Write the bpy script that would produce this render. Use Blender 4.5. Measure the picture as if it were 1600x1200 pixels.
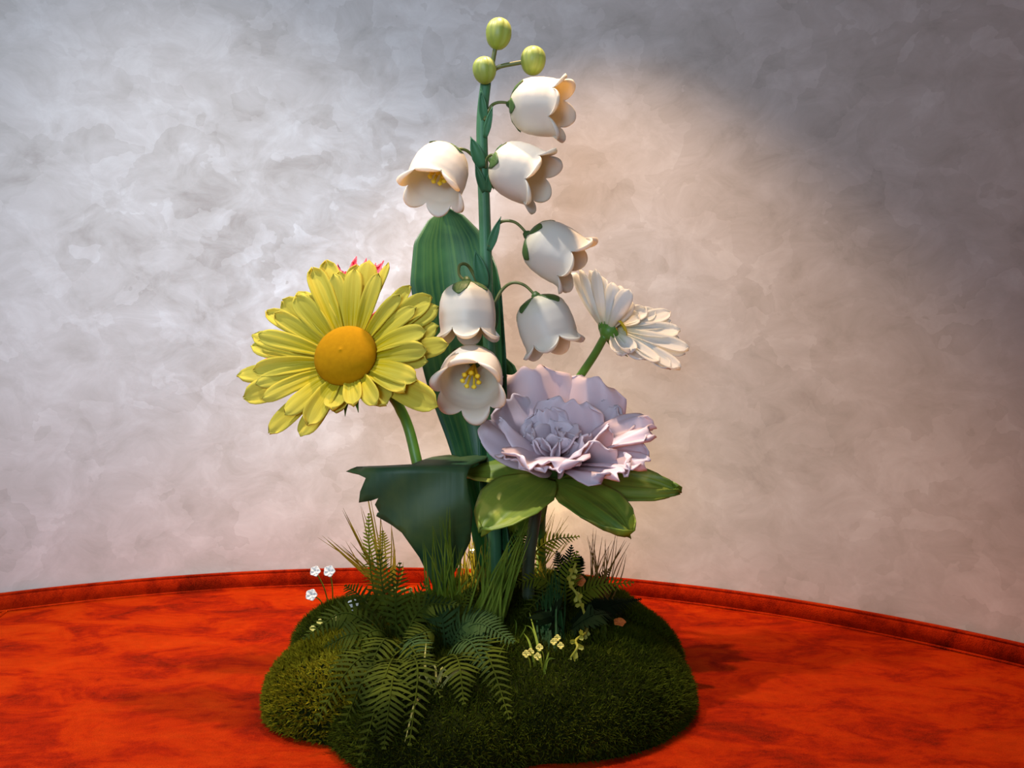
import bpy, bmesh, math, random
import numpy as np
from mathutils import Vector, Matrix, Quaternion, noise
from mathutils.geometry import delaunay_2d_cdt

for o in list(bpy.data.objects):
    bpy.data.objects.remove(o)
S = bpy.context.scene
COL = S.collection
PI = math.pi
random.seed(7)
V = Vector

# ------------------------------------------------------------------ camera
CAM = V((0, -1.55, 0.58)); FPX = 1331.0; PITCH = math.radians(2)
cd = bpy.data.cameras.new('camera'); cam = bpy.data.objects.new('camera', cd); COL.objects.link(cam)
cam.location = CAM; cam.rotation_euler = (PI/2 - PITCH, 0, 0)
cd.sensor_width = 36; cd.lens = 36*FPX/1600; cd.clip_start = .01
S.camera = cam

# ------------------------------------------------------------------ world, lamps, exposure
w = bpy.data.worlds.new('world'); S.world = w; w.use_nodes = True
bg = w.node_tree.nodes['Background']; bg.inputs[0].default_value = (.74, .78, 1.0, 1); bg.inputs[1].default_value = .26
S.view_settings.view_transform = 'Standard'; S.view_settings.look = 'None'
S.view_settings.exposure = 0; S.view_settings.gamma = 1; S.view_settings.use_curve_mapping = False

def lamp(name, kind, loc, target, energy, color, **kw):
    d = bpy.data.lights.new(name, kind); o = bpy.data.objects.new(name, d); COL.objects.link(o)
    d.energy = energy; d.color = color
    for k, v in kw.items(): setattr(d, k, v)
    o.location = loc; o.rotation_euler = (V(target)-V(loc)).to_track_quat('-Z', 'Y').to_euler()
    return o
# warm ceiling spot near the wall: its cone draws the arc on the plaster
lamp('ceiling_spot', 'SPOT', (.04, .09, 2.02), (.05, .07, 0), 126, (1.0, .67, .42), spot_size=math.radians(69), spot_blend=.55, shadow_soft_size=.02)
# a second warm-white ceiling spot further left throws the shadows to the right
lamp('ceiling_spot_left', 'SPOT', (-.98, -.14, 2.70), (-.34, .02, 0), 250, (1.0, .92, .86), spot_size=math.radians(54), spot_blend=.75, shadow_soft_size=.03)
# cool daylight from a window behind and left of the camera
lamp('window_daylight', 'AREA', (-.9, -3.1, 1.15), (-1.25, .4, .98), 20, (.62, .80, 1.0), shape='RECTANGLE', size=1.3, size_y=1.2, spread=math.radians(72))
S.cycles.max_bounces = 6; S.cycles.diffuse_bounces = 3; S.cycles.glossy_bounces = 2; S.cycles.transmission_bounces = 3

# ------------------------------------------------------------------ helpers
def px(x, y):
    a = (x-800)/FPX; b = (600-y)/FPX
    return V((a, math.cos(PITCH)+b*math.sin(PITCH), -math.sin(PITCH)+b*math.cos(PITCH)))
def at(x, y, Y):
    d = px(x, y); return CAM + d*((Y-CAM.y)/d.y)
def on_plane(x, y, p, n):
    d = px(x, y); return CAM + d*((p-CAM).dot(n)/d.dot(n))
def lin(c):
    return tuple((v/12.92 if v <= .04045 else ((v+.055)/1.055)**2.4) for v in [q/255 for q in c]) + (1,)

def obj(name, me, mat, parent=None, loc=None):
    o = bpy.data.objects.new(name, me); COL.objects.link(o)
    if me and mat and not me.materials: me.materials.append(mat)
    if parent: o.parent = parent
    if loc is not None: o.location = loc
    return o
def tag(o, label, cat, group=None, kind=None):
    if label: o['label'] = label
    if cat: o['category'] = cat
    if group: o['group'] = group
    if kind: o['kind'] = kind
    return o
def thing(name, label, cat, loc, group=None):
    o = bpy.data.objects.new(name, None); COL.objects.link(o); o.location = loc
    o.empty_display_size = .02
    return tag(o, label, cat, group)

class MB:
    def __init__(s): s.v = []; s.f = []; s.uv = []
    def grid(s, P, UV, nu, nv, close=False):      # P rows nv, each nu
        b = len(s.v); s.v += P; s.uv += UV
        for j in range(nv-1):
            for i in range(nu if close else nu-1):
                i2 = (i+1) % nu
                s.f.append((b+j*nu+i, b+j*nu+i2, b+(j+1)*nu+i2, b+(j+1)*nu+i))
    def tube(s, pts, rad, n=10, cap=True):
        N = len(pts); P = []; U = []
        up = V((0, 1, 0)) if abs((pts[-1]-pts[0]).normalized().y) < .9 else V((1, 0, 0))
        for k, p in enumerate(pts):
            t = (pts[min(k+1, N-1)]-pts[max(k-1, 0)]).normalized()
            a = t.cross(up).normalized(); b2 = t.cross(a)
            r = rad[k] if hasattr(rad, '__len__') else rad
            for i in range(n):
                q = 2*PI*i/n; P.append(p+(a*math.cos(q)+b2*math.sin(q))*r); U.append((i/n, k/(N-1)))
        b = len(s.v); s.grid(P, U, n, N, True)
        if cap:
            s.f.append(tuple(b+i for i in range(n))[::-1]); s.f.append(tuple(b+(N-1)*n+i for i in range(n)))
    def mesh(s, name, origin=None, smooth=True):
        me = bpy.data.meshes.new(name)
        o = origin or V((0, 0, 0))
        me.from_pydata([tuple(p-o) for p in s.v], [], s.f)
        if s.uv:
            l = me.uv_layers.new(name='UVMap')
            vi = np.empty(len(me.loops), dtype=np.int32); me.loops.foreach_get('vertex_index', vi)
            l.data.foreach_set('uv', np.array(s.uv, dtype=np.float32)[vi].ravel())
        if smooth: me.polygons.foreach_set('use_smooth', [True]*len(me.polygons))
        me.update(); return me

def spline(pts, n=8):                                # Catmull-Rom through pts
    q = [pts[0]*2-pts[1]] + list(pts) + [pts[-1]*2-pts[-2]]; out = []
    for i in range(1, len(q)-2):
        a, b, c, d = q[i-1:i+3]
        for k in range(n):
            t = k/n
            out.append(.5*((2*b)+(c-a)*t+(2*a-5*b+4*c-d)*t*t+(3*b-a-3*c+d)*t**3))
    out.append(pts[-1].copy()); return out
def interp(xs, ys, x):
    return float(np.interp(x, xs, ys))

def solid(o, t, off=0):
    m = o.modifiers.new('thickness', 'SOLIDIFY'); m.thickness = t; m.offset = off; m.use_even_offset = False
    return o

def petal_mb(base, tip, width, nrm, bend=0, cup=0, ruff=0, freq=5, prof=None, nu=9, nv=14, seed=0, tipround=.1, groove=0, twist=0, tipcurl=0):
    """A petal or leaf surface: a curved centre line from base to tip, a width profile, a cupped cross section, a ruffled rim."""
    m = MB(); r = random.Random(seed)
    ph = r.uniform(0, 6.28); ph2 = r.uniform(0, 6.28)
    ctrl = (base+tip)/2 + nrm*bend
    xs, ys = prof or ([0, .25, .55, .8, .93, 1], [.30, .62, .95, 1, .72, .12])
    P = []; U = []; L = (tip-base).length
    for j in range(nv):
        t = j/(nv-1)
        c = base*(1-t)**2 + ctrl*2*t*(1-t) + tip*t*t
        tg = ((ctrl-base)*(1-t)+(tip-ctrl)*t).normalized()
        lat = tg.cross(nrm).normalized(); n2 = lat.cross(tg).normalized()
        if twist:
            q = Quaternion(tg, twist*t); lat.rotate(q); n2.rotate(q)
        W = width*interp(xs, ys, t)
        for i in range(nu):
            s_ = 2*i/(nu-1)-1
            rf = ruff*(t**1.6)*(.35+.65*abs(s_))*(math.sin(freq*s_+ph)+.6*math.sin(freq*2.1*s_+ph2+3*t))
            rt = tipround*L*(1-s_*s_)*t**6 - tipround*L*t**6
            p = c + lat*(s_*W/2) + n2*(cup*width*s_*s_*(.3+.7*math.sin(PI*min(t*1.1, 1)*.9)) + rf + groove*width*math.cos(s_*PI*2.5)*math.sin(PI*t) - tipcurl*L*max(0, t-.7)**2*6) + tg*(rt + ruff*.5*t**4*math.sin(freq*1.7*s_+ph2))
            P.append(p); U.append((i/(nu-1), t))
    m.grid(P, U, nu, nv); return m

DPROF = ([0, .2, .45, .7, .82, .89, .94, .975, .992, 1], [.32, .55, .88, 1, .96, .84, .66, .44, .26, .06])

# ------------------------------------------------------------------ materials
def nmat(name):
    m = bpy.data.materials.new(name); m.use_nodes = True; nt = m.node_tree
    for n in list(nt.nodes): nt.nodes.remove(n)
    out = nt.nodes.new('ShaderNodeOutputMaterial')
    return m, nt, out
def N(nt, t, **kw):
    n = nt.nodes.new(t)
    for k, v in kw.items():
        if k in n.inputs: n.inputs[k].default_value = v
        else: setattr(n, k, v)
    return n
def ramp(nt, stops, src, interp_='LINEAR'):
    r = nt.nodes.new('ShaderNodeValToRGB'); e = r.color_ramp.elements; r.color_ramp.interpolation = interp_
    while len(e) < len(stops): e.new(.5)
    for k, (p, c) in enumerate(stops): e[k].position = p; e[k].color = c
    nt.links.new(src, r.inputs[0]); return r.outputs[0]
def mixc(nt, fac, a, b, mode='MIX'):
    m = nt.nodes.new('ShaderNodeMix'); m.data_type = 'RGBA'; m.blend_type = mode
    for inp, v in ((m.inputs[0], fac), (m.inputs[6], a), (m.inputs[7], b)):
        if isinstance(v, (int, float)): inp.default_value = v
        elif isinstance(v, tuple): inp.default_value = v
        else: nt.links.new(v, inp)
    return m.outputs[2]
def noise_tex(nt, scale, detail=4, rough=.55, dist=0, vec=None):
    n = N(nt, 'ShaderNodeTexNoise'); n.inputs['Scale'].default_value = scale; n.inputs['Detail'].default_value = detail
    n.inputs['Roughness'].default_value = rough; n.inputs['Distortion'].default_value = dist
    if vec is not None: nt.links.new(vec, n.inputs['Vector'])
    return n.outputs['Fac']
def finish(nt, out, col, rough=.5, trans=0, bump=None, bstr=.2, bdist=.002, sheen=0, spec=.5, tcol=None, **kw):
    p = nt.nodes.new('ShaderNodeBsdfPrincipled')
    if isinstance(col, tuple): p.inputs['Base Color'].default_value = col
    else: nt.links.new(col, p.inputs['Base Color'])
    if isinstance(rough, (int, float)): p.inputs['Roughness'].default_value = rough
    else: nt.links.new(rough, p.inputs['Roughness'])
    p.inputs['Specular IOR Level'].default_value = spec
    for k, v in kw.items():
        k = k.replace('_', ' ')
        if isinstance(v, (int, float, tuple)): p.inputs[k].default_value = v
        else: nt.links.new(v, p.inputs[k])
    if bump is not None:
        b = nt.nodes.new('ShaderNodeBump'); b.inputs['Strength'].default_value = bstr; b.inputs['Distance'].default_value = bdist
        nt.links.new(bump, b.inputs['Height']); nt.links.new(b.outputs[0], p.inputs['Normal'])
    last = p.outputs[0]
    if trans:
        t = nt.nodes.new('ShaderNodeBsdfTranslucent')
        tc = tcol if tcol is not None else col
        if isinstance(tc, tuple): t.inputs[0].default_value = tc
        else: nt.links.new(tc, t.inputs[0])
        mx = nt.nodes.new('ShaderNodeMixShader'); mx.inputs[0].default_value = trans
        nt.links.new(last, mx.inputs[1]); nt.links.new(t.outputs[0], mx.inputs[2]); last = mx.outputs[0]
    nt.links.new(last, out.inputs[0])
def uvnode(nt):
    u = nt.nodes.new('ShaderNodeUVMap'); s = nt.nodes.new('ShaderNodeSeparateXYZ'); nt.links.new(u.outputs[0], s.inputs[0])
    return u.outputs[0], s.outputs[0], s.outputs[1]
def objco(nt, scale=(1, 1, 1), rot=(0, 0, 0)):
    c = nt.nodes.new('ShaderNodeTexCoord'); m = nt.nodes.new('ShaderNodeMapping'); nt.links.new(c.outputs['Object'], m.inputs[0])
    m.inputs['Scale'].default_value = scale; m.inputs['Rotation'].default_value = rot
    return m.outputs[0]

def mat_plaster():
    m, nt, out = nmat('venetian_plaster')
    co = objco(nt); co2 = objco(nt, (1.0, 1.0, 1.35), (.3, .5, .2))
    big = noise_tex(nt, 2.2, 3, .55, .5, co)
    flake = noise_tex(nt, 9, 7, .66, .55, co2)
    vor = nt.nodes.new('ShaderNodeTexVoronoi'); vor.inputs['Scale'].default_value = 10
    wv = N(nt, 'ShaderNodeTexNoise'); wv.inputs['Scale'].default_value = 7; wv.inputs['Detail'].default_value = 4; nt.links.new(co, wv.inputs[0])
    ad = nt.nodes.new('ShaderNodeVectorMath'); ad.operation = 'MULTIPLY_ADD'; nt.links.new(wv.outputs['Color'], ad.inputs[0]); ad.inputs[1].default_value = (.35,)*3; nt.links.new(co2, ad.inputs[2])
    nt.links.new(ad.outputs[0], vor.inputs['Vector'])
    sc = nt.nodes.new('ShaderNodeSeparateColor'); nt.links.new(vor.outputs['Color'], sc.inputs[0])
    def mth(op, a, b):
        n = nt.nodes.new('ShaderNodeMath'); n.operation = op
        for i, v in enumerate((a, b)):
            if isinstance(v, (int, float)): n.inputs[i].default_value = v
            else: nt.links.new(v, n.inputs[i])
        return n.outputs[0]
    mix = mth('ADD', mth('MULTIPLY', flake, .62), mth('ADD', mth('MULTIPLY', sc.outputs[0], .11), mth('MULTIPLY', big, .28)))
    col = ramp(nt, [(.30, lin((162, 152, 144))), (.43, lin((180, 171, 163))), (.53, lin((190, 181, 174))), (.70, lin((208, 201, 195)))], mix)
    rough = ramp(nt, [(.35, (.55,)*3+(1,)), (.65, (.36,)*3+(1,))], mix)
    finish(nt, out, col, rough, bump=mix, bstr=.16, bdist=.006, spec=.45, Metallic=.10)
    return m
def mat_velvet(name, dark=1.0):
    m, nt, out = nmat(name)
    co = objco(nt, (1, 1.7, 1))
    a = noise_tex(nt, 7, 6, .66, .6, co); b = noise_tex(nt, 55, 4, .6, .3, co); c = noise_tex(nt, 420, 2, .5, 0, co)
    base = ramp(nt, [(.34, lin((58, 4, 1))), (.44, lin((118, 14, 2))), (.52, lin((164, 32, 3))), (.66, lin((186, 46, 5)))], a)
    base = mixc(nt, .35, base, ramp(nt, [(.3, lin((90, 8, 2))), (.7, lin((190, 44, 5)))], b))
    base = mixc(nt, .22, base, ramp(nt, [(.35, lin((60, 6, 2))), (.65, lin((190, 55, 12)))], c))
    hsum = nt.nodes.new('ShaderNodeMath'); hsum.operation = 'ADD'; nt.links.new(a, hsum.inputs[0]); nt.links.new(c, hsum.inputs[1])
    finish(nt, out, base, .85, bump=hsum.outputs[0], bstr=.5, bdist=.004, spec=.03, Sheen_Weight=1.0, Sheen_Roughness=.45, Sheen_Tint=ramp(nt, [(.34, lin((120, 12, 2))), (.45, lin((215, 44, 4))), (.53, lin((255, 78, 8))), (.66, lin((255, 92, 14)))], a))
    return m
def mat_petal(name, tip, base, rough=.5, trans=.3, streak=None, streak_amt=.4, streak_scale=26, mid=.35, tcol=None, spec=.4, edge=None):
    m, nt, out = nmat(name)
    uv, u, v = uvnode(nt)
    col = ramp(nt, [(0, lin(base)), (mid, lin(tip)), (1, lin(edge or tip))], v)
    h = None
    if streak:
        mp = nt.nodes.new('ShaderNodeMapping'); nt.links.new(uv, mp.inputs[0]); mp.inputs['Scale'].default_value = (streak_scale, 1.3, 1)
        oi = nt.nodes.new('ShaderNodeObjectInfo'); nt.links.new(oi.outputs['Random'], mp.inputs['Location'])
        h = noise_tex(nt, 1, 3, .6, .2, mp.outputs[0])
        f = ramp(nt, [(.42, (0, 0, 0, 1)), (.62, (streak_amt,)*3+(1,))], h)
        col = mixc(nt, f, col, lin(streak))
    if h is None: h = noise_tex(nt, 60, 3, .5, 0, objco(nt))
    finish(nt, out, col, rough, trans, bump=h, bstr=.15, bdist=.002, spec=spec, tcol=(lin(tcol) if tcol else None))
    return m
def mat_leaf(name, c1, c2, vein=None, rough=.42, trans=.22, tcol=None, blotch=None, nscale=9, spec=.45):
    m, nt, out = nmat(name)
    uv, u, v = uvnode(nt)
    n = noise_tex(nt, nscale, 4, .55, .5, objco(nt))
    col = ramp(nt, [(.35, lin(c1)), (.65, lin(c2))], n)
    mp = nt.nodes.new('ShaderNodeMapping'); nt.links.new(uv, mp.inputs[0]); mp.inputs['Scale'].default_value = (22, .9, 1)
    st = noise_tex(nt, 1, 2, .5, 0, mp.outputs[0])
    if vein: col = mixc(nt, ramp(nt, [(.45, (0, 0, 0, 1)), (.7, (.55, .55, .55, 1))], st), col, lin(vein))
    if blotch:
        b = noise_tex(nt, 13, 2, .5, .8, objco(nt))
        col = mixc(nt, ramp(nt, [(.56, (0, 0, 0, 1)), (.68, (.9, .9, .9, 1))], b), col, lin(blotch))
    finish(nt, out, col, rough, trans, bump=st, bstr=.25, bdist=.003, spec=spec, tcol=(lin(tcol) if tcol else None))
    return m
def mat_plain(name, c, rough=.5, trans=0, c2=None, nscale=30, **kw):
    m, nt, out = nmat(name)
    n = noise_tex(nt, nscale, 3, .55, 0, objco(nt))
    col = ramp(nt, [(.3, lin(c)), (.7, lin(c2 or tuple(min(255, int(q*1.12)) for q in c)))], n)
    finish(nt, out, col, rough, trans, bump=n, bstr=.1, bdist=.001, **kw); return m
def mat_moss(name, stops):
    m, nt, out = nmat(name)
    n = noise_tex(nt, 7, 4, .6, .3, objco(nt)); n2 = noise_tex(nt, 260, 2, .6, 0, objco(nt))
    ad = nt.nodes.new('ShaderNodeMath'); ad.operation = 'MULTIPLY_ADD'; nt.links.new(n2, ad.inputs[0]); ad.inputs[1].default_value = .6; nt.links.new(n, ad.inputs[2])
    sb = nt.nodes.new('ShaderNodeMath'); sb.operation = 'SUBTRACT'; nt.links.new(ad.outputs[0], sb.inputs[0]); sb.inputs[1].default_value = .3
    col = ramp(nt, [(p, lin(c)) for p, c in stops], sb.outputs[0])
    finish(nt, out, col, .85, .15, spec=.04); return m

M = {}
M['plaster'] = mat_plaster()
M['velvet'] = mat_velvet('orange_red_velvet')
M['floor'] = mat_plain('dark_floor', (70, 60, 55), .6)
M['bell'] = mat_petal('ivory_bell_foam', (234, 230, 220), (226, 220, 190), .42, .30, tcol=(255, 230, 165), spec=.35, edge=(240, 235, 222))
M['bud'] = mat_petal('pale_green_bud', (186, 196, 112), (138, 156, 36), .42, .2, streak=(140, 160, 40), streak_amt=.5, streak_scale=14, mid=.7)
M['stem'] = mat_leaf('lily_stem_green', (48, 96, 62), (70, 122, 82), None, .45, 0)
M['lily_leaf'] = mat_leaf('lily_leaf_green', (22, 74, 50), (52, 104, 62), (84, 128, 66), .4, .2, tcol=(60, 120, 40))
M['peony_stem'] = mat_plain('peony_stem_grey_green', (50, 64, 38), .6, c2=(66, 78, 48))
M['calyx'] = mat_leaf('calyx_green', (52, 84, 36), (74, 104, 44), None, .5, .1)
M['pedicel'] = mat_plain('pedicel_olive', (92, 100, 48), .5, c2=(112, 116, 58))
M['stamen'] = mat_plain('stamen_yellow', (240, 205, 30), .6, c2=(252, 225, 60))
M['yellow_petal'] = mat_petal('yellow_daisy_petal', (182, 164, 6), (160, 132, 1), .7, .28, streak=(210, 200, 80), streak_amt=.6, streak_scale=12, tcol=(250, 225, 20), edge=(198, 188, 80), spec=.1)
M['yellow_disc'] = mat_plain('daisy_disc_ochre', (158, 112, 0), .9, c2=(168, 120, 1), nscale=120, spec=.1)
M['daisy_stem'] = mat_plain('daisy_stem_green', (74, 120, 34), .45, c2=(92, 138, 44))
M['pink'] = mat_petal('hot_pink_petal', (250, 84, 110), (236, 60, 96), .5, .25)
M['white_petal'] = mat_petal('white_daisy_petal', (254, 253, 251), (246, 236, 180), .5, .45, streak=(252, 246, 226), streak_amt=.4, streak_scale=8, tcol=(255, 250, 232), mid=.45)
M['peony'] = mat_petal('lavender_peony_petal', (220, 204, 216), (190, 136, 146), .42, .26, streak=(236, 224, 234), streak_amt=.35, streak_scale=6, tcol=(255, 205, 180), edge=(232, 224, 236), mid=.55)
M['peony_leaf'] = mat_leaf('peony_leaf_green', (84, 124, 44), (142, 162, 58), (164, 178, 66), .45, .3, tcol=(180, 200, 40), blotch=(206, 204, 90))
M['dark_leaf'] = mat_leaf('dark_lobed_leaf', (34, 74, 46), (80, 102, 50), None, .55, .15, tcol=(60, 110, 20), nscale=7)
M['fern'] = mat_leaf('fern_green', (44, 56, 12), (76, 86, 20), None, .7, .2, nscale=12, spec=.06)
M['fern_pale'] = mat_leaf('fern_yellow_green', (84, 96, 18), (118, 124, 30), None, .65, .3, nscale=12, spec=.1)
M['fern_dark'] = mat_leaf('fern_dark_green', (10, 20, 8), (20, 32, 12), None, .8, .05, nscale=12, spec=.03)
M['fern_grey'] = mat_leaf('fern_grey_green', (40, 62, 30), (62, 84, 44), None, .65, .18, nscale=14, spec=.06)
M['grass'] = mat_leaf('grass_green', (84, 110, 26), (126, 144, 46), None, .55, .25, nscale=15, spec=.12)
M['grass_olive'] = mat_leaf('grass_olive', (116, 110, 30), (146, 134, 48), None, .5, .25, nscale=15, spec=.12)
M['grass_dark'] = mat_leaf('grass_dark_green', (22, 52, 22), (38, 72, 32), None, .55, .15, nscale=15, spec=.12)
M['grass_straw'] = mat_leaf('grass_straw', (136, 140, 74), (170, 166, 96), None, .55, .2, nscale=15, spec=.12)
M['grass_brown'] = mat_leaf('grass_brown', (92, 66, 26), (120, 92, 38), None, .55, .15, nscale=15, spec=.12)
M['soil'] = mat_moss('moss_ground', [(.25, (12, 16, 3)), (.6, (26, 32, 7)), (.85, (42, 46, 12))])
M['moss'] = mat_moss('moss_fibre', [(.2, (22, 30, 5)), (.5, (52, 62, 10)), (.8, (84, 92, 20))])
M['moss_yellow_lit'] = mat_moss('moss_yellow_lit_fibre', [(.2, (60, 58, 8)), (.5, (112, 106, 16)), (.8, (160, 150, 36))])  # coarse yellow green moss; the light on this lobe is mixed into its colour
M['tiny_white'] = mat_plain('tiny_white_petal', (214, 214, 208), .5, .2)
M['tiny_yellow'] = mat_plain('tiny_cream_petal', (228, 214, 110), .5, .2)
M['tiny_orange'] = mat_plain('tiny_orange_petal', (222, 120, 50), .5, .2)
M['vine'] = mat_leaf('vine_yellow_green', (150, 152, 40), (176, 170, 60), None, .5, .25)
M['housing'] = mat_plain('lamp_housing_black', (24, 22, 20), .4)

# ------------------------------------------------------------------ the setting
CX, CY, R0 = -.307, -1.099, 1.676
FRONT = -.80; FLOOR = -.46
def arcp(a, r, z): return V((CX+r*math.sin(a), CY+r*math.cos(a), z))
def struct(o, label=None):
    o['kind'] = 'structure'
    if label: o['label'] = label
    return o
m = MB(); na = 97; A0 = math.radians(-95); A1 = math.radians(95)
zs = [FLOOR, 0, .5, 1, 1.5, 2.1, 2.75]
rows = [(1.706, z) for z in zs] + [(1.80, 2.75), (1.80, FLOOR)]
P = []; U = []
for (r, z) in rows:
    for i in range(na):
        a = A0+(A1-A0)*i/(na-1); P.append(arcp(a, r, z)); U.append((i/(na-1), z))
m.grid(P, U, na, len(rows))
o = obj('wall_back', m.mesh('wall_back'), M['plaster']); struct(o); o['label'] = 'curved pearly grey trowelled plaster wall behind the flowers'
m = MB(); s_ = 4.5
m.v = [V((-s_, -s_, FLOOR)), V((s_, -s_, FLOOR)), V((s_, 2, FLOOR)), V((-s_, 2, FLOOR)), V((-s_, -s_, FLOOR-.1)), V((s_, -s_, FLOOR-.1)), V((s_, 2, FLOOR-.1)), V((-s_, 2, FLOOR-.1))]
m.f = [(0, 1, 2, 3), (7, 6, 5, 4), (0, 4, 5, 1), (1, 5, 6, 2), (2, 6, 7, 3), (3, 7, 4, 0)]
struct(obj('floor', m.mesh('floor', smooth=False), M['floor']))

# ------------------------------------------------------------------ velvet ledge
led = thing('velvet_ledge', 'curved ledge upholstered in mottled orange red velvet under the moss mound', 'ledge', (CX, 0, FLOOR))
LO = V((CX, 0, FLOOR))
def ledge_plate(r, z0, z1, dips):
    """top surface out to radius r, straight front; a slightly padded plate"""
    m = MB(); nx = 121; ny = 60; P = []; U = []
    hx = math.sqrt(r*r-(FRONT-CY)**2)
    for j in range(ny):
        t = j/(ny-1)
        for i in range(nx):
            s_ = 2*i/(nx-1)-1
            x = CX+hx*s_*.9999
            yb = CY+math.sqrt(max(r*r-(x-CX)**2, 0)); y = FRONT+(yb-FRONT)*t
            z = z1+(.0022*noise.noise(V((x*5, y*5, 0)))+.0015*noise.noise(V((x*14, y*14, 3))) if dips else 0)
            P.append(V((x, y, z))); U.append((x, y))
    m.grid(P, U, nx, ny)
    b = len(m.v)
    ring = [i for i in range(nx)] + [j*nx+nx-1 for j in range(1, ny)] + [(ny-1)*nx+i for i in range(nx-2, -1, -1)] + [j*nx for j in range(ny-2, 0, -1)]
    for k in ring: m.v.append(V((m.v[k].x, m.v[k].y, z0))); m.uv.append((m.v[k].x, z0))
    n = len(ring)
    for k in range(n): m.f.append((ring[k], b+k, b+(k+1) % n, ring[(k+1) % n]))
    m.f.append(tuple(b+k for k in range(n)))
    return m
obj('seat_top', ledge_plate(R0, -.06, 0, True).mesh('seat_top', LO), M['velvet'], led)
obj('base_drum', ledge_plate(R0-.05, FLOOR, -.0605, False).mesh('base_drum', LO), M['velvet'], led)
def arc_strip(a0, a1, prof, n=120):      # closed profile swept along the back arc
    m = MB(); P = []; U = []; k = len(prof)
    for i in range(n):
        a = a0+(a1-a0)*i/(n-1)
        for q, (r, z) in enumerate(prof): P.append(arcp(a, r, z)); U.append((q/k, i/(n-1)))
    m.grid(P, U, k, n, True)
    m.f.append(tuple(range(k))); m.f.append(tuple((n-1)*k+q for q in range(k))[::-1])
    return m
aa = math.radians(78)
rim = [(R0+.001, -.005), (R0+.001, .030), (R0+.004, .036), (R0+.010, .038), (R0+.022, .038), (R0+.0285, .034), (R0+.0285, -.005)]
r0 = obj('back_rim', arc_strip(-aa, aa, rim).mesh('back_rim', LO), M['velvet'], led); r0['label'] = 'low upright velvet rim along the wall'
pip = [(R0+.0055+.0032*math.cos(2*PI*k/8), .0385+.0032*math.sin(2*PI*k/8)) for k in range(8)]
obj('piping', arc_strip(-aa, aa, pip).mesh('piping', LO), M['velvet'], led)
pip = [(R0-.0015+.0028*math.cos(2*PI*k/8), .0015+.0028*math.sin(2*PI*k/8)) for k in range(8)]
obj('piping', arc_strip(-aa, aa, pip).mesh('piping', LO), M['velvet'], led)
# cross seam running towards the camera at the far left
sa = math.atan2(-1.137-CX, .345-CY)
m = MB(); m.tube(spline([arcp(sa, R0-.002, .001), arcp(sa-.03, R0-.15, .001), arcp(sa-.10, R0-.5, .0008), arcp(sa-.16, .72, .0005)], 12), .0032, 8)
obj('seam', m.mesh('seam', LO), M['velvet'], led)

# ------------------------------------------------------------------ moss mound
LOBES = [(-.03, .02, .32, .10, 2.6), (.060, -.125, .245, .125, 2.2), (-.262, -.165, .142, .112, 2.3), (-.282, .060, .135, .100, 2.6), (-.10, -.245, .18, .10, 2.2), (.03, .10, .26, .135, 2.2), (.128, .01, .185, .118, 2.3)]
def lobe_z(x, y):
    z = 0
    for (cx, cy, r, h, p) in LOBES:
        d = math.hypot(x-cx, y-cy)/r
        if d < 1: z = max(z, h*(1-d**p)**(1/p))
    return z
MC = (-.06, -.02)
def edge_r(a):
    best = 0
    for k in range(120):
        r = .6*(k+1)/120
        if lobe_z(MC[0]+r*math.cos(a), MC[1]+r*math.sin(a)) > 0: best = r
    return best
NA, NR = 220, 60
ER = [edge_r(2*PI*i/NA) for i in range(NA)]
ER = [sum(ER[(i+k) % NA] for k in (-2, -1, 0, 1, 2))/5 for i in range(NA)]
def mound_z(x, y):
    z = lobe_z(x, y)
    return z + (0.006*noise.noise(V((x*14, y*14, 0)))+.003*noise.noise(V((x*40, y*40, 5))) if z > .01 else 0)
m = MB(); P = []; U = []
for j in range(NR):
    t = j/(NR-1); t = 1-(1-t)**1.7 if j else .001
    for i in range(NA):
        a = 2*PI*i/NA; r = ER[i]*t; x = MC[0]+r*math.cos(a); y = MC[1]+r*math.sin(a)
        P.append(V((x, y, .003+(max(mound_z(x, y), 0) if j < NR-1 else 0)))); U.append((x, y))
m.grid(P, U, NA, NR, True); m.f.append(tuple(range(NA))); m.f.append(tuple((NR-1)*NA+i for i in range(NA))[::-1])
mound = thing('moss_mound', 'lumpy round mound of dark green moss on the red velvet', 'moss', (MC[0], MC[1], 0))
MO = V((MC[0], MC[1], 0))
obj('ground', m.mesh('ground', MO), M['soil'], mound)
# moss fibres: uncountable, one mesh
rng = np.random.default_rng(3)
v = []; f = []; cnt = 0
gv = m.v
quads = [q for q in m.f if len(q) == 4]
ar = []
for q in quads:
    a, b, c, d = [gv[k] for k in q]; ar.append((c-a).cross(d-b).length/2)
ar = np.array(ar); pr = ar/ar.sum()
pick = rng.choice(len(quads), 95000, p=pr)
ru = rng.random((len(pick), 2)); rj = rng.normal(size=(len(pick), 3)); rl = rng.random(len(pick))
Q = np.array([[tuple(gv[k]) for k in q] for q in quads])
q4 = Q[pick]; u_ = ru[:, :1]; v_ = ru[:, 1:]
pos = (q4[:, 0]*(1-u_)+q4[:, 1]*u_)*(1-v_)+(q4[:, 3]*(1-u_)+q4[:, 2]*u_)*v_
nr = np.cross(q4[:, 1]-q4[:, 0], q4[:, 3]-q4[:, 0]); nr /= np.linalg.norm(nr, axis=1, keepdims=True)+1e-9
nr = np.where(nr[:, 2:3] < 0, -nr, nr)
dirv = nr+rj*.55; dirv /= np.linalg.norm(dirv, axis=1, keepdims=True)
sd = np.cross(dirv, rng.normal(size=(len(pick), 3))); sd /= np.linalg.norm(sd, axis=1, keepdims=True)
ln = (.006+.007*rl)[:, None]; wd = .0011
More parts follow.
